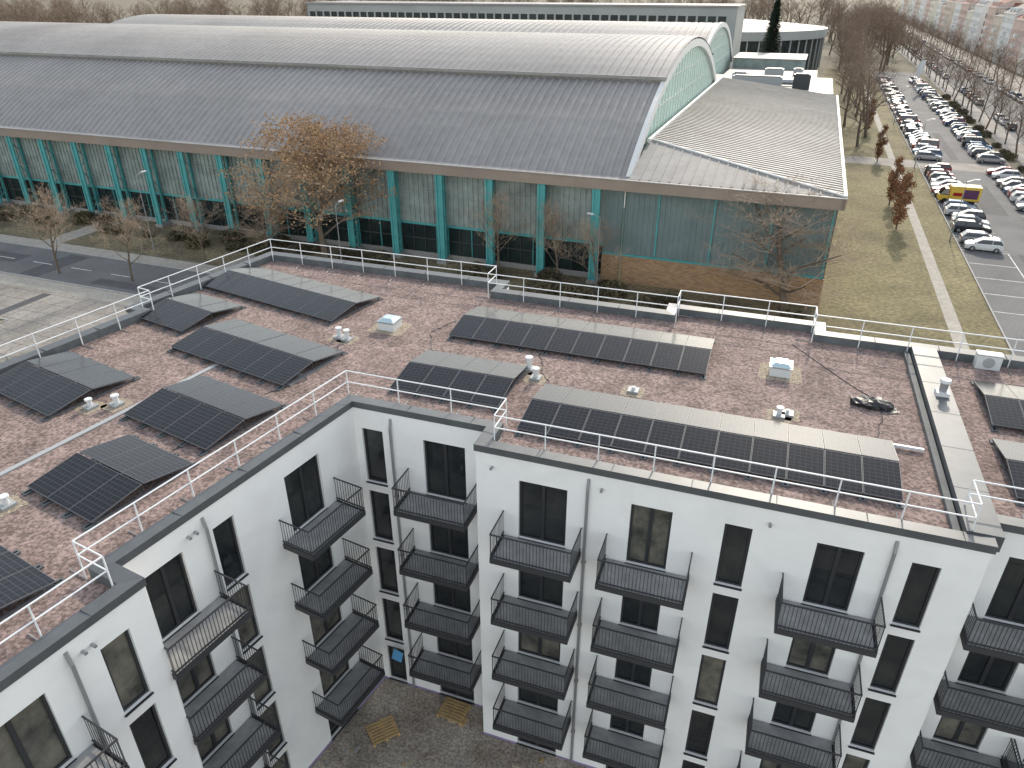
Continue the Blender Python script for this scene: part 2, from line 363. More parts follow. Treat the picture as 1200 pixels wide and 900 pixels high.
# ------------------------------------------------------------------ roof fittings
def vent(x,y,h=.34,r=.08,ax=uR,cap=True):
    m=MB(); c=V((x,y,zr)); m.cbox(c,.42,.42,.10,'ventg',ax); m.tube(c+UP*.1,c+UP*h,r,r,'vent',12,True)
    if cap: m.tube(c+UP*(h+.03),c+UP*(h+.09),r*1.5,r*1.5,'vent',12,True); m.tube(c+UP*h,c+UP*(h+.04),r*.6,r*.6,'pipe',8)
    m.obj('roof_vent'); pebble((x,y),ax,.9,.9)
for x,y in [(-7.75,29.8),(-7.35,29.55)]: vent(x,y,.42,.1)
vent(4.73,24.85,.22,.07,cap=False); vent(9.8,22.98,.3,.09); vent(10.15,23.1,.22,.06,cap=False)
vent(.70,26.7,.5,.11); vent(.96,25.9,.4,.1)
vent(-15.8,23.6,.3,.09,axL); vent(-14.9,23.8,.35,.1,axL); vent(-15.35,17.7,.3,.1,axL)
def hatch(x,y,ax=uR):
    m=MB(); c=V((x,y,zr)); m.cbox(c,.8,.8,.38,'vent',ax); m.cbox(c+UP*.38,.88,.88,.05,'pipe',ax)
    ax=V(ax); ay=V((-ax.y,ax.x,0)); b=c+UP*.43; t=c+UP*.56
    q=[b+ax*.4*i+ay*.4*j for i,j in((-1,-1),(1,-1),(1,1),(-1,1))]; w=[t+ax*.22*i+ay*.22*j for i,j in((-1,-1),(1,-1),(1,1),(-1,1))]
    for i in range(4): m.face([q[i],q[(i+1)%4],w[(i+1)%4],w[i]],'dome')
    m.face(w,'dome'); m.obj('roof_skylight'); pebble((x,y),ax,1.7,1.5)
hatch(-5.64,30.9); hatch(10.94,26.4)
pb.obj('pebble_beds',apt)
m=MB(); c=R(12.9,7.9,zr)
random.seed(3)
prof=[]
for i in range(11):
    t=i/10; x_=-.75+1.5*t; rr=.20*math.sin(math.pi*min(1,max(.08,t)))**.5+.03
    prof.append([c+uR*x_+vR*(math.cos(a)*rr*1.7*random.uniform(.75,1.2))+UP*(max(0,.1+math.sin(a)*rr*random.uniform(.6,1.2))) for a in [2*math.pi*j/9 for j in range(9)]])
for a_,b_ in zip(prof[:-1],prof[1:]):
    for j in range(9): m.face([a_[j],a_[(j+1)%9],b_[(j+1)%9],b_[j]],'tarp')
m.face([c+uR*.3-vR*.6+UP*.02,c+uR*.95-vR*.3+UP*.03,c+uR*.7+vR*.2+UP*.1,c+uR*.2+vR*.1+UP*.12],'tarp')
m.obj('tarpaulin_bundle')
m=MB(); c=R(15.3,8.9,15.03); m.cbox(c,.45,.45,.15,'vent',uR); m.tube(c+UP*.15,c+UP*.5,.14,.14,'pipe',12,True); m.tube(c+UP*.52,c+UP*.64,.2,.18,'vent',12,True); m.obj('roof_exhaust')
m=MB(); c=R(17.6,12.9,zr); m.cbox(c,.9,.45,.6,'vent',uR); m.tube(c+UP*.3-vR*.225,c+UP*.3-vR*.25,.22,.22,'ventg',14,True); m.cbox(c+UP*.6,.95,.5,.03,'pipe',uR); m.obj('air_conditioning_unit')

# ------------------------------------------------------------------ ground sheets
g=MB(); S=4000; g.face([(-S,-S,0),(S,-S,0),(S,S,0),(-S,S,0)],'ground'); g.obj('ground')
def sheet(name,u0,u1,v0,v1,z,k,fr=H):
    m=MB(); m.face([fr(u0,v0,z),fr(u1,v0,z),fr(u1,v1,z),fr(u0,v1,z)],k); return m.obj(name)
sheet('grass_lawn',4,21,66,330,.004,'grass'); sheet('soil_strip',-200,4,64,80,.005,'soil')
sheet('pavement',-250,-14,61,63.4,.012,'path'); sheet('road',-250,15,53,61,.008,'asphalt'); 
sheet('pavement',-250,-14,50.6,52.85,.013,'path')
sheet('paved_yard',-200,-14,36,53,.009,'paving'); sheet('grass_verge',-120,-22,22,36,.008,'grass')
sheet('grass_verge',-100,-69,37.5,43.5,.014,'grass')
sheet('footpath',16.2,17.4,55,330,.010,'path'); sheet('footpath',4.5,36,150,157,.014,'paving')
sheet('footpath',-60,-57,63.4,73,.0125,'path'); sheet('footpath',-88,-85,63.4,73,.0125,'path')
sheet('parking_lot',20.8,36,68,330,.008,'asphalt'); sheet('street_road',43,57,-50,1500,.008,'asphalt')
sheet('pavement',38.5,43,-50,1500,.012,'paving'); sheet('pavement',57,70,-50,1500,.012,'paving')
m=MB()
for (u0,u1,v0,v1) in [(-96,-84,56,58.5),(-80,-77,53.5,60.5),(-70,-58,54,55.6),(27,30,90,101),(26.5,29.5,120,139),(-92,-86,45,49),(-72,-70.8,40,50),(27,28.5,160,190)]:
    m.face([H(u0,v0,.0122),H(u1,v0,.0122),H(u1,v1,.0122),H(u0,v1,.0122)],'asphalt2')
m.obj('asphalt_patches')
m=MB()
for i in range(36):
    u=-106+i*1.8
    m.face([H(u,36.2,.0118),H(u+.05,36.2,.0118),H(u+.05,50.4,.0118),H(u,50.4,.0118)],'asphalt2')
for i in range(7): m.face([H(-106,38+i*2.0,.0116),H(-40,38+i*2.0,.0116),H(-40,38.05+i*2.0,.0116),H(-106,38.05+i*2.0,.0116)],'asphalt2')
m.obj('paving_joints')
m=MB(); m.face([V((p.x,p.y,.016)) for p in [C0+uR*0, R(0,1.2),R(0,0),R(40,0),R(40,-40),L(-1.2,-40),L(-1.2,-9.9),L(0,-9.9)]],'dirt'); m.obj('courtyard_dirt')
km=MB()
for (u,v0,v1) in [(20.7,68,330),(36.0,68,330),(42.9,-50,1200),(57,-50,1200)]: km.box(H(u,v0,0),uH*.15,vH*(v1-v0),UP*.13,'kerb')
km.box(H(-250,61,0),uH*236,vH*.15,UP*.13,'kerb'); km.box(H(-250,52.9,0),uH*236,vH*.15,UP*.12,'kerb')
km.box(H(-100,43.5,0),uH*31,vH*.15,UP*.12,'kerb'); km.box(H(-69,37.4,0),uH*.15,vH*6.2,UP*.12,'kerb')
km.obj('kerb')
mk=MB()
for i in range(6):
    v=80+i*5.2
    if v<101: mk.face([H(21,v,.013),H(26,v,.013),H(26,v+.12,.013),H(21,v+.12,.013)],'mark')
mk.face([H(25.9,70,.0135),H(26.02,70,.0135),H(26.02,101,.0135),H(25.9,101,.0135)],'mark')
for i in range(90):
    v=72+i*2.7; mk.face([H(31,v,.013),H(35.9,v,.013),H(35.9,v+.1,.013),H(31,v+.1,.013)],'mark')
    if v>101: mk.face([H(21,v,.0132),H(26,v,.0132),H(26,v+.1,.0132),H(21,v+.1,.0132)],'mark')
for i in range(120): v=-40+i*9; mk.face([H(49.9,v,.013),H(50.1,v,.013),H(50.1,v+4,.013),H(49.9,v+4,.013)],'mark')
for i in range(20): u=-160+i*6; mk.face([H(u,56.95,.0132),H(u+3,56.95,.0132),H(u+3,57.07,.0132),H(u,57.07,.0132)],'mark')
mk.obj('road_markings')

def pallet(x,y,rot,sz=1.0):
    m=MB()
    for i in range(7): m.box((-.6,-.5+i*.155,.12),(1.2,0,0),(0,.1,0),(0,0,.025),'wood')
    for i in range(3):
        m.box((-.6+i*.55,-.5,.1),(.1,0,0),(0,1.03,0),(0,0,.02),'wood'); m.box((-.6+i*.55,-.5,0),(.1,0,0),(0,.1,0),(0,0,.1),'wood'); m.box((-.6+i*.55,.43,0),(.1,0,0),(0,.1,0),(0,0,.1),'wood')
    mkobj('wooden_pallet',m.mesh('wooden_pallet'),None,(x,y,.02),rot)
pallet(-5.6,20.6,.5); pallet(-2.6,21.6,-.4)
m=MB(); random.seed(5)
for i in range(170):
    c=C0+nL*random.uniform(.4,9)+uR*0-uL*random.uniform(0,9)+UP*.02
    s=random.uniform(.04,.14); a=random.uniform(0,3); m.cbox(c,s*random.uniform(1,3),s,s*.6,random.choice(['dirt','dirt','blockc','dirt','dirt','wood']),V((math.cos(a),math.sin(a),0)))
m.obj('construction_debris')
m=MB(); c=C0+nL*.9-uL*.2
m.face([c+V((0,0,2.6)),c+nL*.5+V((0,0,2.55)),c+nL*.5-vR*.25+V((0,0,2.25)),c-vR*.3+V((0,0,2.3))],'blue'); m.obj('plastic_film')

# ------------------------------------------------------------------ trees
def tree(name,h,spread,seed,l1=8,sub=(5,4,4),twig='twig',leaves=0,leafk='leaf',trunk=.28,clear=.25,side=3,tw=4,tww=.011,wood='bark'):
    rnd=random.Random(seed); m=MB(); ends=[]
    def grow(p,d,ln,r,lv):
        segs=3 if lv<2 else 2; q=p.copy(); dd=d.copy(); pts=[(q.copy(),r)]
        for i in range(segs):
            dd=(dd+V((rnd.gauss(0,.13),rnd.gauss(0,.13),rnd.gauss(.07,.08)))).normalized(); q=q+dd*ln/segs; r2=r*(1-(i+1)/segs*.6); pts.append((q.copy(),r2))
        for i in range(segs): m.tube(pts[i][0],pts[i+1][0],pts[i][1],pts[i+1][1],wood if lv<2 else twig,5 if lv==0 else side)
        if lv>=len(sub)+1:
            for i in range(tw):
                e=(dd+V((rnd.gauss(0,.6),rnd.gauss(0,.6),rnd.gauss(.1,.4)))).normalized()*ln*rnd.uniform(.5,1.1); s=p.lerp(q,rnd.random()); w=V((rnd.gauss(0,1),rnd.gauss(0,1),0)).normalized()*tww
                m.face([s-w,s+w,s+e],twig); ends.append(s+e*.8)
            return
        nb=sub[lv-1] if lv>0 else l1
        for i in range(nb):
            t=rnd.uniform(.25,1) if lv>0 else clear+(1-clear)*(i+.5)/nb
            k=min(segs-1,int(t*segs)); f=t*segs-k; s=pts[k][0].lerp(pts[k+1][0],f); rr=pts[k][1]*(1-f)+pts[k+1][1]*f
            az=rnd.uniform(0,2*math.pi) if lv>0 else i*2.4+rnd.uniform(-.3,.3)
            perp=V((math.cos(az),math.sin(az),0)); 
            el=rnd.uniform(.25,.75) if lv==0 else rnd.uniform(-.1,.6)
            nd=(perp*spread+ (dd if lv>0 else UP)*(.55+el)).normalized() if lv>0 else (perp*spread*(1.1-.5*t)+UP*(.35+.9*t)).normalized()
            grow(s,nd,ln*(rnd.uniform(.5,.72) if lv>0 else (.62-.25*t)*rnd.uniform(.85,1.15)),rr*.55,lv+1)
    grow(V((0,0,0)),UP,h*.8,trunk,0)
    for i in range(leaves):
        e=rnd.choice(ends)+V((rnd.gauss(0,.2),rnd.gauss(0,.2),rnd.gauss(0,.2))); a=V((rnd.gauss(0,1),rnd.gauss(0,1),rnd.gauss(0,1))).normalized()*.075; b=a.cross(V((rnd.gauss(0,1),rnd.gauss(0,1),rnd.gauss(0,1)))).normalized()*.075
        m.face([e-a-b,e+a-b,e+a+b,e-a+b],leafk)
    return m.mesh(name)
T=[tree('bare_tree',10,1.0,11+i,l1=9,sub=(5,4,3)) for i in range(3)]
TL=tree('bare_tree_light',8,.85,31,l1=10,sub=(5,4,3),twig='twig2',trunk=.14,tw=5)
TB=tree('bare_tree_leafy',14,1.1,41,l1=13,sub=(6,5,4),twig='twig2',leaves=11000,leafk='leaf2',trunk=.34,clear=.18,tw=3,tww=.015)
TG=tree('bare_tree_wide',10.5,1.5,43,l1=13,sub=(6,5,4),twig='twig2',trunk=.3,clear=.12,tw=4,tww=.016)
TF=[tree('far_tree',12,.9,51+i,l1=9,sub=(5,4),tw=5,trunk=.3,clear=.2,tww=.03) for i in range(3)]
def tr(name,me,p,s=1,r=None): return mkobj(name,me,None,p,random.uniform(0,6) if r is None else r,s)
tr('bare_tree',TB,V((-22.3,84.0,0)),(1.15,1.15,1.0),0.4)
tr('bare_tree',TG,V((27.2,67.6,0)),(1.4,1.4,1.08),2.2)
tr('bare_tree',TL,V((-51.2,78.5,0)),1.08); tr('bare_tree',TL,V((-41.7,75.8,0)),1.0); tr('bare_tree',TL,V((-35.9,82.0,0)),.9)
tr('bare_tree',TL,V((-1.5,78.3,0)),1.1); tr('bare_tree',TL,V((9,73.5,0)),.85); tr('bare_tree',TL,V((5.0,75.5,0)),1.0); tr('bare_tree',TL,V((-66,84,0)),1.0)
tr('bare_tree',TG,V((-29.5,85.2,0)),(.7,.7,.72),2.0)
def columnar(seed):
    rnd=random.Random(seed); m=MB(); m.tube((0,0,0),(0,0,2),.12,.1,'bark'); m.tube((0,0,2),(0,0,6),.1,.03,'bark')
    for i in range(60):
        z=rnd.uniform(1,6); a=rnd.uniform(0,6.3); m.tube((0,0,z),(math.cos(a)*.8,math.sin(a)*.8,z+1.1),.03,.008,'twig',3)
    cl=[(rnd.uniform(0,6.3),rnd.uniform(1.0,7.0)) for _ in range(60)]
    for i in range(2600):
        a,z=rnd.choice(cl); rr=(1.05*math.sin(max(.05,min(1,(z-.4)/7.0))*math.pi)**.6)*rnd.uniform(.3,1)
        c=V((math.cos(a)*rr+rnd.gauss(0,.16),math.sin(a)*rr+rnd.gauss(0,.16),z+rnd.gauss(0,.25)))
        p=V((rnd.gauss(0,1),rnd.gauss(0,1),rnd.gauss(0,1))).normalized()*.08; q=p.orthogonal().normalized()*.08
        m.face([c-p-q,c+p-q,c+p+q,c-p+q],'leaf')
    return m.mesh('columnar_tree')
CT=[columnar(1),columnar(2)]
for i,(x,y,s) in enumerate([(51.4,95.7,1.0),(67.4,137.9,.9),(78.8,169.4,.95),(56.0,107.9,.95)]): tr('columnar_hornbeam_tree',CT[i%2],V((x,y,0)),s)
rnd=random.Random(9); m=MB(); m.tube((0,0,0),(0,0,24),.35,.04,'bark',8)
for i in range(420):
    z=2.5+22*(i/420)**.9; Lb=(25-z)*.20+.3; a=i*2.399; d=V((math.cos(a),math.sin(a),-.15)); p0=V((0,0,z))
    m.tube(p0,p0+d*Lb,.05,.01,'bark',3)
    for k in range(16):
        t=rnd.uniform(.2,1); c=p0+d*Lb*t+V((rnd.gauss(0,.25),rnd.gauss(0,.25),rnd.gauss(-.1,.15))); sx=d*.35; sy=V((-d.y,d.x,rnd.uniform(-.6,.2)))*.22
        m.face([c-sx-sy,c+sx-sy*.4,c+sx+sy*.4,c-sx+sy],'needle')
tr('spruce_tree',m.mesh('spruce_tree'),V((73.8,228.7,0)),1.03)
random.seed(21)
for v in range(168,420,11): tr('bare_tree',random.choice(T+TF),H(random.uniform(9,14),v+random.uniform(-3,3)),random.uniform(1.0,1.45))
far=empty('distant_trees')
def ft(p,s): 
    o=mkobj('tree',random.choice(TF),far,p,random.uniform(0,6),s)
for v in range(92,900,10):
    for u in (39.5,58.5):
        s=random.uniform(.65,.9); ft(H(u+random.uniform(-.5,.5),v+random.uniform(-2,2)),(s*.8,s*.8,s))
for i in range(130):
    u=random.uniform(-520,-180); v=random.uniform(160,430)
    if u>-215 and v<250: continue
    ft(H(u,v),random.uniform(1.3,1.9))
for i in range(150): ft(H(random.uniform(-500,36),random.uniform(400,900)),random.uniform(1.3,2.0))
for i in range(40): ft(H(random.uniform(5,34),random.uniform(330,560)),random.uniform(1.1,1.7))
def shrub(p,s,seed):
    rnd=random.Random(seed); m=MB()
    for i in range(14):
        a=rnd.uniform(0,6.3); m.tube((0,0,0),(math.cos(a)*.7,math.sin(a)*.7,rnd.uniform(.5,1.2)),.03,.01,'bark',3)
    for i in range(500):
        a=rnd.uniform(0,6.3); r=rnd.random()**.5; z=rnd.uniform(.1,1.2)*(1-.4*r); c=V((math.cos(a)*r,math.sin(a)*r,z)); p1=V((rnd.gauss(0,1),rnd.gauss(0,1),rnd.gauss(0,1))).normalized()*.07; q=p1.orthogonal().normalized()*.07
        m.face([c-p1-q,c+p1-q,c+p1+q,c-p1+q],'shrub')
    return m.mesh('shrub')
SH=[shrub(None,1,i) for i in range(2)]
for i in range(60):
    u=random.uniform(-110,3); tr('shrub',random.choice(SH),H(u,random.uniform(68,72.6)),random.uniform(.7,1.5))
for i in range(20): tr('shrub',random.choice(SH),H(37.2,80+i*9+random.uniform(-3,3)),random.uniform(.9,1.4))

# ------------------------------------------------------------------ exhibition hall
hall=empty('ice_sports_hall')
def vault(par,u0,u1,vc,half,zs,za,steps=None,pitch=1.0,seg=26,rise=.13):
    sag=za-zs; Rr=(half*half+sag*sag)/(2*sag); zc=za-Rr; th=math.asin(half/Rr)
    def pt(t,off): 
        return vc+(Rr+off)*math.sin(t),zc+(Rr+off)*math.cos(t)
    ts=[-th+2*th*i/seg for i in range(seg+1)]; offs=[0]*(seg+1)
    if steps:
        a,b,hh=steps
        ta=math.asin((a-vc)/Rr); tb=math.asin((b-vc)/Rr)
        L0=[(t,0) for t in ts if t<ta]+[(ta,0),(ta+.0004,hh)]+[(t,hh) for t in ts if ta+.001<t<tb-.001]+[(tb-.0004,hh),(tb,0)]+[(t,0) for t in ts if t>tb]
        ts=[x[0] for x in L0]; offs=[x[1] for x in L0]
    us=[]; u=u0
    while u<u1: 
        for du,r in((0,0),(.08*pitch,rise),(.42*pitch,rise),(.50*pitch,0)): us.append((min(u+du,u1),r))
        u+=pitch
    us.append((u1,0)); m=MB(); mi=m.mi('zinc'); nn=len(ts)
    for (uu,r) in us:
        for t,o in zip(ts,offs):
            a,z=pt(t,o+r); m.v.append(tuple(H(uu,a,z)))
    for i in range(len(us)-1):
        for j in range(nn-1):
            q=i*nn+j; m.f.append((q,q+nn,q+nn+1,q+1)); m.m.append(mi); m.uv.append(None)
    m.obj('vault_roof',par)
    if steps:
        e=MB()
        for st in (steps[0],steps[1]):
            t=math.asin((st-vc)/Rr); a,z=pt(t,steps[2]+.15); e.box(H(u0,a-.12,z-.28),uH*(u1-u0+.1),vH*.24,UP*.34,'zinc2')
        e.obj('ridge_flashing',par)
    gm=MB(); ug=u1-.5; k=36
    tt=[-th+2*th*i/k for i in range(k+1)]
    for i in range(k):
        a0,z0=pt(tt[i],-.1); a1,z1=pt(tt[i+1],-.1); gm.face([H(ug,a0,0),H(ug,a1,0),H(ug,a1,z1),H(ug,a0,z0)],'poly')
        gm.box(H(ug,a0-.06,zs-3),vH*.12,uH*.12,UP*(z0-zs+2.8),'rim')
        b0,y0=pt(tt[i],.25); b1,y1=pt(tt[i+1],.25); c0,x0=pt(tt[i],-.7); c1,x1=pt(tt[i+1],-.7)
        for uu in (u1+.02,):
            gm.face([H(uu,c0,x0),H(uu,c1,x1),H(uu,b1,y1),H(uu,b0,y0)],'rim')
            gm.face([H(uu-.5,b0,y0),H(uu,b0,y0),H(uu,b1,y1),H(uu-.5,b1,y1)],'rim'); gm.face([H(uu-.5,c0,x0),H(uu-.5,c1,x1),H(uu,c1,x1),H(uu,c0,x0)],'rim')
    for zz in (zs+2,zs+5,zs+7.5): 
        if zz<za-1:
            t=math.acos((zz-zc)/Rr); hw=Rr*math.sin(t); gm.box(H(ug,vc-hw,zz),vH*2*hw,uH*.1,UP*.1,'rim')
    gm.obj('gable',par)
vault(hall,-210,-15.4,110,35.5,11.3,22,(90,131,.45))
F=MB()
F.box(H(-210,73.2,10.3),uH*214.9,vH*1.5,UP*1.05,'fascia'); F.box(H(-210,73.1,11.35),uH*215,vH*1.4,UP*.09,'zinc2')
F.box(H(4.6,73.2,10.4),uH*.4,vH*76,UP*.9,'fascia')
F.obj('eaves',hall)
W2=MB()
W2.box(H(-210,75.0,0),uH*192,vH*.3,UP*.6,'blockc')
W2.face([H(-210,75.15,.6),H(-18,75.15,.6),H(-18,75.15,3.9),H(-210,75.15,3.9)],'hglass')
W2.box(H(-210,74.95,3.9),uH*192,vH*.3,UP*.3,'teal')
W2.box(H(-210,75.0,4.2),uH*192,vH*.3,UP*6.1,'panel')
W2.box(H(-18,75.0,3.0),uH*22.5,vH*.3,UP*7.3,'panel2')
BH=3.0
bz=[(H(-18,74.85,0),H(4.6,74.85,0),22.6),(H(4.6,74.85,0),H(4.6,148,0),73),]
for a,b,ln in bz: W2.face([a,b,b+UP*BH,a+UP*BH],'brick',[(0,0),(ln,0),(ln,BH),(0,BH)])
W2.face([H(-18,74.85,BH),H(4.6,74.85,BH),H(4.6,75.1,BH),H(-18,75.1,BH)],'rim')
W2.face([H(-18,75.1,0),H(-18,74.85,0),H(-18,74.85,BH),H(-18,75.1,BH)],'brick')
W2.face([H(4.55,75,BH),H(4.55,148,BH),H(4.55,148,10.5),H(4.55,75,10.5)],'panel2')
W2.face([H(4.55,148,0),H(-210,148,0),H(-210,148,11.2),H(4.55,148,11.2)],'panel2'); W2.face([H(-210,148,0),H(-210,75,0),H(-210,75,11.2),H(-210,148,11.2)],'panel2')
W2.obj('walls',hall)
rb=MB(); u=-209.5
while u<-18.3: rb.box(H(u,74.9,4.22),uH*.28,vH*.1,UP*6.05,'panel'); u+=.62
while u<4.2: rb.box(H(u,74.9,3.2),uH*.2,vH*.1,UP*7.05,'panel2'); u+=.55
u=-209
while u<-18: rb.box(H(u,75.0,.6),uH*.08,vH*.16,UP*3.3,'dark' if random.random()<.6 else 'teal'); u+=1.5
rb.box(H(-209,75.02,2.2),uH*190,vH*.12,UP*.12,'dark')
for zz in (6.0,8.2): rb.box(H(-210,74.86,zz),uH*192,vH*.05,UP*.07,'pipe')
for uu in (-12.4,-6.8,-1.2,4.2): rb.box(H(uu,74.8,3.0),uH*.16,vH*.2,UP*7.3,'teal')
rb.box(H(-18,74.8,3.02),uH*22.5,vH*.18,UP*.22,'teal')
rb.obj('cladding_ribs',hall)
cm=MB(); u=-18.6
while u>-208:
    for du in (-.32,.32):
        cm.box(H(u+du-.1,73.35,0),uH*.2,vH*.22,UP*10.28,'teal')
    cm.box(H(u-.22,73.46,0),uH*.44,vH*.06,UP*10.28,'teal')
    cm.box(H(u-.1,74.6,0),uH*.2,vH*.3,UP*10.28,'teal')
    z=.6
    while z<9.5:
        cm.tube(H(u,73.5,z),H(u,74.7,z+1.5),.06,.06,'teal',4); cm.tube(H(u,74.7,z+1.5),H(u,73.5,z+3),.06,.06,'teal',4); z+=3
    cm.box(H(u-.6,73.2,-.02),uH*1.2,vH*1.6,UP*.4,'blockc')
    u-=6.0
cm.obj('steel_columns',hall)
an=MB()
f1,f2,r2,r1,hh=H(-15.4,73.6,11.46),H(4.9,73.6,11.46),H(4.9,149,11.46),H(-15.4,149,13.8),H(-15.4,83,13.8)
an.face([f1,f2,hh],'zinc2'); an.face([hh,f2,r2,r1],'zinc2')
for i in range(1,76):
    v=73.6+i
    us=-15.4 if v>=83 else 4.9-(v-73.6)/9.4*20.3
    zs_=13.8 if v>=83 else 11.46+(4.9-us)/20.3*2.34
    if 4.9-us<.5: continue
    an.box(H(us,v,zs_-.01),H(4.9,v,11.45)-H(us,v,zs_-.01),vH*.14,UP*.09,'zinc2')
for i in range(1,20):
    u=-15.4+i*1.0; vend=73.6+9.4*(4.9-u)/20.3; zend=11.46+(4.9-u)/20.3*2.34
    an.box(H(u,73.6,11.45),H(u,vend,zend-.01)-H(u,73.6,11.45),uH*.14,UP*.08,'zinc2')
an.tube(hh+UP*.05,f2+UP*.05,.12,.12,'rim',6)
an.box(H(-15.4,82,11),uH*.35,vH*66,UP*3.0,'rim')
an.box(H(4.7,73.6,11.3),uH*.3,vH*75.5,UP*.3,'rim')
an.obj('annex_roof',hall)
hall2=empty('rear_hall')
vault(hall2,-184,-20.5,186,34,11.3,21.2,None,1.6,18,.15)
x=MB(); x.box(H(-184,152,0),uH*163,vH*.4,UP*11.3,'panel2'); x.box(H(-184,219,0),uH*163,vH*.4,UP*11.3,'panel2'); x.box(H(-210,148,0),uH*190,vH*4,UP*11,'zinc2')
x.box(H(-184,152.4,0),uH*.3,vH*66.6,UP*11.3,'panel2')
x.obj('walls',hall2)
blk=empty('plant_building'); x=MB()
x.box(H(-20,150,0),uH*24,vH*27,UP*11.4,'panel2'); x.box(H(-20.2,149.8,11.4),uH*24.4,vH*27.4,UP*.25,'zinc2')
x.box(H(-19,178,0),uH*20,vH*28,UP*10.2,'panel'); x.box(H(-19.2,177.9,10.2),uH*20.4,vH*28.4,UP*.3,'zinc2')
x.box(H(-19,206.5,0),uH*17,vH*18,UP*12.5,'panel'); x.box(H(-19.2,206.4,12.5),uH*17.4,vH*18.4,UP*.3,'zinc2')
for (u,v,a,b,h,k) in [(-14,156,9,2.2,1.8,'ventg'),(-3,154,3,2,2.6,'dark'),(-15,165,3,3,1.5,'pipe'),(-2,163,1.2,8,1.3,'ventg'),(-10,187,4,3,1.6,'ventg'),(-4,192,2,2,1.4,'pipe')]:
    x.box(H(u,v,11.65 if v<178 else 10.5),uH*a,vH*b,UP*h,k)
    x.box(H(u+.3,v+.3,(11.65 if v<178 else 10.5)+h),uH*(a-.6),vH*(b-.6),UP*.15,'dark')
x.tube(H(-13,160,12.3),H(0,160,12.3),.5,.5,'pipe',10,True); x.tube(H(-13,160,12.3),H(-13,170,12.3),.5,.5,'pipe',10,True)
x.obj('blocks',blk)
bb=empty('long_office_building'); x=MB(); ln=150
M['offw']=mat('office_wall',(.36,.37,.36),.8,var=.08,vscale=.1)
ws=[(1+i*3,3.4+i*3,18.2,20.6) for i in range(49)]+[(1+i*3,3.4+i*3,14,16.4) for i in range(49)]
facade(H(-174,250),uH,-vH,ln,0,23,ws,'offw',x,x,depth=.3,frame=False,gk='hglass',gk2='hglass')
x.box(H(-174.5,249.5,23),uH*151,vH*26,UP*.5,'zinc'); x.box(H(-24,250,0),uH*.3,vH*25,UP*23,'offw'); x.box(H(-174,275,0),uH*150,vH*.3,UP*23,'offw'); x.box(H(-174,250,0),uH*.3,vH*25,UP*23,'offw')
x.obj('building_shell',bb)
rd=empty('round_arena'); x=MB(); c=H(-45,345); k=64; Rr=48
for i in range(k):
    a0,a1=2*math.pi*i/k,2*math.pi*(i+1)/k; f=lambda a,r,z:c+V((math.cos(a)*r,math.sin(a)*r,z))
    x.face([f(a0,Rr-1,0),f(a1,Rr-1,0),f(a1,Rr-1,11),f(a0,Rr-1,11)],'hglass' )
    x.box(f(a0,Rr-1,0),(f(a0+.01,Rr-1,0)-f(a0,Rr-1,0)),f(a0,Rr-.6,0)-f(a0,Rr-1,0),UP*11,'offw')
    x.face([f(a0,Rr,11),f(a1,Rr,11),f(a1,Rr,14),f(a0,Rr,14)],'offw'); x.face([f(a0,Rr-1,11),f(a1,Rr-1,11),f(a1,Rr,11),f(a0,Rr,11)],'offw')
    x.face([f(a0,Rr,14),f(a1,Rr,14),f(a1,25,16),f(a0,25,16)],'zinc2'); x.face([f(a0,25,16),f(a1,25,16),c+UP*17.5],'zinc2')
x.obj('arena_shell',rd)
lf=empty('side_hall'); vault(lf,-330,-225,150,30,8,15,None,1.6,16,.15)
x=MB(); x.box(H(-330,120,0),uH*105,vH*.4,UP*8,'panel2'); x.box(H(-330,180,0),uH*105,vH*.4,UP*8,'panel2'); x.obj('walls',lf)
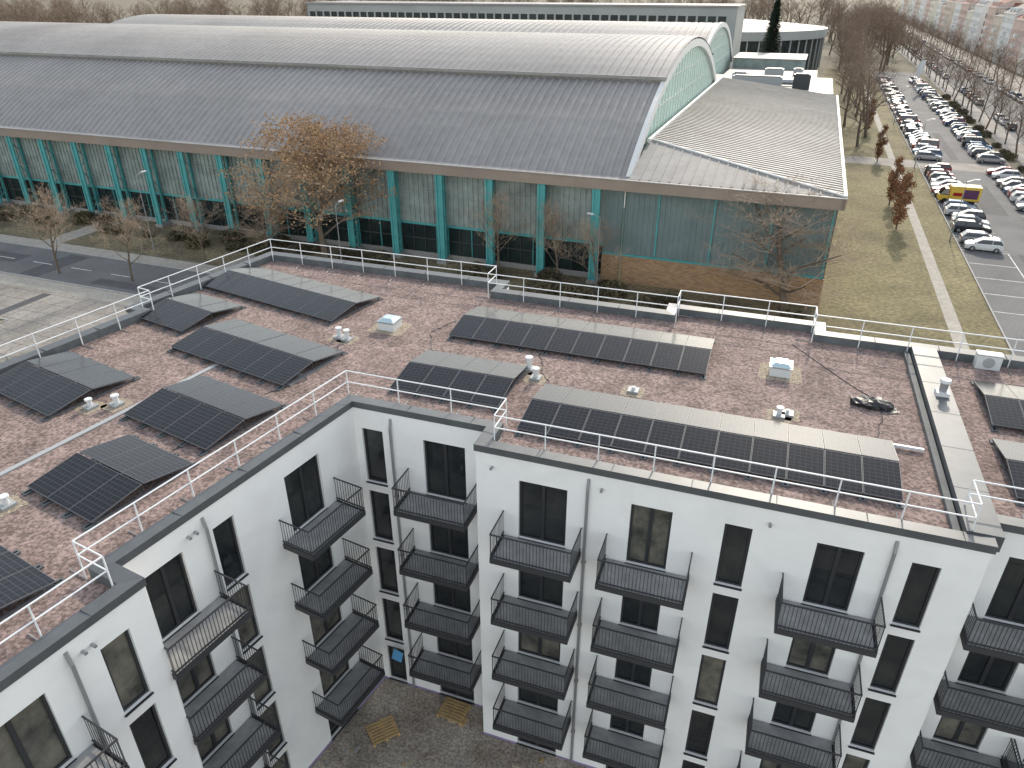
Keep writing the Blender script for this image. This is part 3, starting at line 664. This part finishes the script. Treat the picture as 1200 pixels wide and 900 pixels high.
# ------------------------------------------------------------------ apartment row
cols={'rose':(.58,.44,.38),'cream':(.66,.62,.53),'pale':(.70,.70,.68),'tan':(.58,.50,.42),'redroof':(.24,.10,.07)}
for k_,c_ in cols.items(): M[k_]=mat('plaster_'+k_,c_,.9,var=.08,vscale=.2)
M['slate']=mat('dark_roof',(.10,.09,.088),.8,var=.2,vscale=.3)
random.seed(4); v=120; kk=['rose','pale','cream','rose','pale','tan']
i=0
while v<900:
    Ln=random.choice([20,22,26]); h=random.choice([17,18.5,20]); e=empty('apartment_house'); x=MB(); ck=kk[i%6]
    ws=[]
    for fl in range(5):
        for c_ in range(int(Ln/3)):
            s=1+c_*3; ws.append((s,s+1.3,1.4+fl*3.4,3.3+fl*3.4))
    ws=[w for w in ws if w[3]<h-.4]
    facade(H(72,v+Ln),-vH,-uH,Ln,0,h,ws,ck,x,x,depth=.25,frame=(v<420),fk='rim',pale=0)
    ws2=[(s,s+1.3,a,b) for s in (2,5.5,9) for a,b in [(1.4+f*3.4,3.3+f*3.4) for f in range(5)] if b<h-.4]
    facade(H(72,v),uH,-vH,13,0,h,ws2,ck,x,x,depth=.25,frame=False,pale=0)
    facade(H(85,v),vH,uH,Ln,0,h,[],ck,x,x); facade(H(85,v+Ln),-uH,vH,13,0,h,[],ck,x,x)
    x.box(H(71.6,v-.05,h),uH*13.8,vH*(Ln+.1),UP*.3,'rim')
    rk=random.choice(['slate','redroof','slate'])
    p=[H(71.6,v,h+.3),H(71.6,v+Ln,h+.3),H(78.5,v+Ln,h+4),H(78.5,v,h+4),H(85.4,v,h+.3),H(85.4,v+Ln,h+.3)]
    x.face([p[0],p[3],p[2],p[1]],rk); x.face([p[3],p[4],p[5],p[2]],rk); x.face([p[0],p[4],p[3]],ck); x.face([p[1],p[2],p[5]],ck)
    for s in (4,10,16): 
        x.box(H(77.8,v+s,h+2.8),uH*.9,vH*1.2,UP*2.4,'redroof')
        x.box(H(72.6,v+s,h+.4),uH*2,vH*1.4,UP*1.9,ck)
    for fl in range(1,4):
        x.box(H(70.8,v+Ln/2-1.6,.9+fl*3.4),uH*1.2,vH*3.2,UP*1.1,'pale')
    x.obj('house_shell',e)
    v+=Ln+(.0 if random.random()<.7 else 14)+.12; i+=1
# ------------------------------------------------------------------ cars
def carmesh(kind):
    m=MB(); k='paint'
    st={'hatch':([-2.05,-1.98,-1.5,-.5,.75,1.2,1.8,2.0,2.08],[.80,.98,1.02,1.0,.98,.94,.84,.74,.6]),'estate':([-2.3,-2.24,-1.7,-.5,.9,1.4,2.05,2.25,2.32],[.80,.98,1.0,.98,.96,.93,.83,.72,.58]),'sedan':([-2.25,-2.18,-1.6,-.6,.85,1.35,2.0,2.2,2.28],[.78,.95,.99,.97,.95,.91,.81,.7,.58]),'van':([-2.4,-2.36,-1.7,-.5,1.2,1.6,2.1,2.3,2.36],[1.0,1.1,1.12,1.12,1.12,1.1,1.0,.9,.7])}[kind]
    xs,zt_=st; w=[.72,.84,.89,.9,.9,.9,.86,.76,.62]
    rings=[]
    for x_,z_,w_ in zip(xs,zt_,w):
        rings.append([(x_,-w_*.93,.24),(x_,-w_,.5),(x_,-w_*.98,z_-.12),(x_,-w_*.86,z_),(x_,w_*.86,z_),(x_,w_*.98,z_-.12),(x_,w_,.5),(x_,w_*.93,.24)])
    for a,b in zip(rings[:-1],rings[1:]):
        for i in range(7): m.face([a[i],a[i+1],b[i+1],b[i]][::-1],k)
        m.face([a[7],a[0],b[0],b[7]],'tyre')
    m.face(rings[0],k); m.face(rings[-1][::-1],k)
    gh={'hatch':(-1.98,-1.55,.28,1.22,1.47,.96),'estate':(-2.2,-1.75,.25,1.3,1.46,.96),'sedan':(-1.75,-1.05,.25,1.2,1.43,.94),'van':(-2.32,-2.15,1.0,1.75,1.92,1.08)}[kind]
    xr,tr_,tf,xf,zt2,zb=gh
    B=[(xr,-.80,zb),(xf,-.80,zb),(xf,.80,zb),(xr,.80,zb)]; Tt=[(tr_,-.62,zt2),(tf,-.62,zt2),(tf,.62,zt2),(tr_,.62,zt2)]
    for i in range(4): m.face([B[i],B[(i+1)%4],Tt[(i+1)%4],Tt[i]],'cglass')
    cx=(tr_+tf)/2
    R1=[V(p)+V((0,0,.0)) for p in Tt]; R2=[V((cx+(p[0]-cx)*.9,p[1]*.86,zt2+.05)) for p in Tt]; R0=[V((cx+(p[0]-cx)*1.03,p[1]*1.04,zt2-.05)) for p in Tt]
    for i in range(4): m.face([R0[i],R0[(i+1)%4],R1[(i+1)%4]+UP*.01,R1[i]+UP*.01],k); m.face([R1[i]+UP*.01,R1[(i+1)%4]+UP*.01,R2[(i+1)%4],R2[i]],k)
    m.face(R2,k)
    for i in range(4): m.tube(V(B[i]),V(Tt[i]),.045,.04,k,4)
    for sy in (-1,1):
        m.tube((cx-.1,sy*.81,zb),(cx-.1,sy*.64,zt2),.04,.035,k,4)
        m.box((xf-.35,sy*.9,zb-.02),(.18,0,0),(0,sy*.15,0),(0,0,.12),k)
        for x_ in (xs[0]+.75,xs[-1]-.8):
            m.tube((x_,sy*.70,.32),(x_,sy*.915,.32),.32,.32,'tyre',14,True); m.tube((x_,sy*.91,.32),(x_,sy*.925,.32),.2,.18,'hub',10,True)
        m.box((xs[-1]-.2,sy*.42,.58),(.16,0,0),(0,sy*.28,0),(0,0,.13),'lampw'); m.box((xs[0]-.01,sy*.45,.72),(.1,0,0),(0,sy*.28,0),(0,0,.15),'lampr')
    m.box((xs[-1]-.03,-.4,.35),(.05,0,0),(0,.8,0),(0,0,.14),'tyre'); m.box((xs[0]-.02,-.25,.45),(.03,0,0),(0,.5,0),(0,0,.11),'lampw')
    return m.mesh('car_'+kind)
M['paint']=mat('car_paint_base',(.5,.5,.5),.25,.2,coat=.6)
paints=[mat('car_paint',c,.28,mt,coat=.7) for c,mt in [((.72,.72,.71),0),((.70,.70,.70),0),((.35,.36,.37),.6),((.42,.43,.44),.6),((.02,.02,.022),.1),((.03,.032,.036),.3),((.09,.095,.1),.5),((.04,.07,.16),.3),((.28,.03,.03),.1),((.13,.15,.17),.5),((.25,.24,.22),.5),((.05,.14,.28),.2)]]
CM={k:carmesh(k) for k in('hatch','estate','sedan','van')}
def car(p,rot,kind=None,pi=None):
    o=mkobj('parked_car',CM[kind or random.choices(['hatch','estate','sedan','van'],[5,3,3,1])[0]],None,p,rot)
    for s in range(len(o.material_slots)):
        if o.material_slots[s].material==M['paint']:
            o.material_slots[s].link='OBJECT'; o.material_slots[s].material=paints[random.randrange(len(paints)) if pi is None else pi]
random.seed(12)
rH=math.atan2(uH.y,uH.x)
v=101.5; i=0
while v<300:
    if not (148<v<158 or 122.5<v<128) and random.random()<.95: car(H(23.2+random.uniform(-.3,.3),v+random.uniform(-.15,.15),.01),rH+(math.pi if random.random()<.4 else 0)+random.uniform(-.03,.03),pi=0 if i<1 else None)
    v+=2.7; i+=1
v=97
while v<300:
    if not (150<v<157) and random.random()<.94: car(H(33.3+random.uniform(-.3,.3),v+random.uniform(-.15,.15),.01),rH+(math.pi if random.random()<.4 else 0)+random.uniform(-.03,.03))
    v+=2.7
for v in range(90,600,7):
    if random.random()<.75: car(H(44.2,v+random.uniform(-.5,.5),.01),rH+math.pi/2)
    if random.random()<.75: car(H(55.8,v+random.uniform(-.5,.5),.01),rH-math.pi/2)
M['yel']=mat('yellow_paint',(.72,.47,.06),.4,var=.05); M['pur']=mat('purple_paint',(.10,.03,.09),.4)
m=MB(); m.box((-2.6,-1.05,.6),(4.0,0,0),(0,2.1,0),(0,0,2.0),'yel')
for s in (-1,1): m.box((-2.3,s*1.055-.005,.9),(1.9,0,0),(0,.01,0),(0,0,1.3),'pur'); m.box((-.2,s*1.055-.005,1.2),(1.2,0,0),(0,.01,0),(0,0,.5),'lampr')
m.box((1.45,-.98,.5),(1.3,0,0),(0,1.96,0),(0,0,.75),'yel')
m.face([(1.5,-.96,1.25),(1.5,.96,1.25),(1.6,.85,2.1),(1.6,-.85,2.1)],'yel'); m.face([(2.7,-.96,1.25),(2.7,.96,1.25),(2.1,.85,2.1),(2.1,-.85,2.1)],'cglass')
for s in (-1,1): m.face([(1.5,s*.96,1.25),(2.7,s*.96,1.25),(2.1,s*.85,2.1),(1.6,s*.85,2.1)],'cglass')
m.box((1.6,-.86,2.1),(.5,0,0),(0,1.72,0),(0,0,.06),'yel')
for x_ in (-1.7,1.9):
    for s in (-1,1): m.tube((x_,s*.75,.4),(x_,s*1.0,.4),.4,.4,'tyre',14,True)
m.box((-2.6,-.8,.45),(5,0,0),(0,1.6,0),(0,0,.15),'dark')
mkobj('box_truck',m.mesh('box_truck'),None,H(23.6,125.5,.01),rH+math.pi)
# ------------------------------------------------------------------ lamps, fence, flag
def lamp(p,h=8,rot=0):
    m=MB(); m.tube((0,0,0),(0,0,.8),.1,.09,'pipe',8); m.tube((0,0,.8),(0,0,h),.07,.045,'pipe',8); m.tube((0,0,h),(1.0,0,h+.25),.04,.035,'pipe',6); m.box((.8,-.14,h+.18),(.7,0,0),(0,.28,0),(0,0,.12),'vent'); mkobj('street_lamp',m.mesh('street_lamp'),None,p,rot)
lamp(V((8.9,72.6,0)),8,2.5); lamp(H(-72,65.5),9,1.2); lamp(H(-105,65.5),9,1.2); lamp(H(20,104),7.5,0); lamp(H(20,150),8,0); lamp(H(20,200),8,0); lamp(H(-45,65.5),8,1.2)
for v in range(100,500,35): lamp(H(42,v),9,rH)
def flag(p):
    m=MB(); m.tube((0,0,0),(0,0,9),.06,.04,'vent',8); pts=[(i*.25,.12*math.sin(i*1.3)) for i in range(6)]
    for a,b in zip(pts[:-1],pts[1:]): m.face([(a[0],a[1],5),(b[0],b[1],5),(b[0],b[1],8.8),(a[0],a[1],8.8)],'vent')
    mkobj('flag_pole',m.mesh('flag_pole'),None,p,random.uniform(0,1))
for i in range(3): flag(H(29+i*.9,262+i*4))
m=MB()
for i in range(25):
    p=H(-62+i*2.0,35.5); m.tube(p,p+UP*1.8,.03,.03,'green',4)
for z in (.2,.6,1.0,1.4,1.8): m.tube(H(-62,35.5,z),H(-14,35.5,z),.012,.012,'green',4)
for i in range(240): p=H(-62+i*.2,35.5); m.tube(p+UP*.1,p+UP*1.8,.006,.006,'green',3)
m.obj('mesh_fence')

# ------------------------------------------------------------------ light, world, camera
el,az=math.radians(27),math.radians(24)
ts=V((math.sin(az)*math.cos(el),math.cos(az)*math.cos(el),math.sin(el)))
sd=bpy.data.lights.new('sun','SUN'); sd.energy=3.4; sd.angle=math.radians(2); sd.color=(1,.89,.74)
so=bpy.data.objects.new('sun',sd); scene.collection.objects.link(so); so.rotation_euler=ts.to_track_quat('Z','Y').to_euler(); so.location=(0,0,100)
w=bpy.data.worlds.new('World'); scene.world=w; w.use_nodes=True; nt=w.node_tree; bg=nt.nodes['Background']
sk=nt.nodes.new('ShaderNodeTexSky'); sk.sky_type='NISHITA'; sk.sun_disc=False; sk.sun_elevation=el; sk.sun_rotation=az%(2*math.pi); sk.dust_density=1.0; sk.air_density=1.4; sk.ozone_density=1
hs=nt.nodes.new('ShaderNodeHueSaturation'); hs.inputs['Saturation'].default_value=.42
nt.links.new(sk.outputs[0],hs.inputs['Color']); nt.links.new(hs.outputs[0],bg.inputs[0]); bg.inputs[1].default_value=.30
cd=bpy.data.cameras.new('camera'); cd.sensor_width=36; cd.lens=36*855/1200; cd.clip_end=6000; cd.clip_start=.1
co=bpy.data.objects.new('camera',cd); scene.collection.objects.link(co); co.location=(0,0,CAMZ); co.rotation_euler=(math.radians(90-28.6),0,0)
scene.camera=co
scene.view_settings.view_transform='Standard'; scene.view_settings.look='None'; scene.view_settings.exposure=0
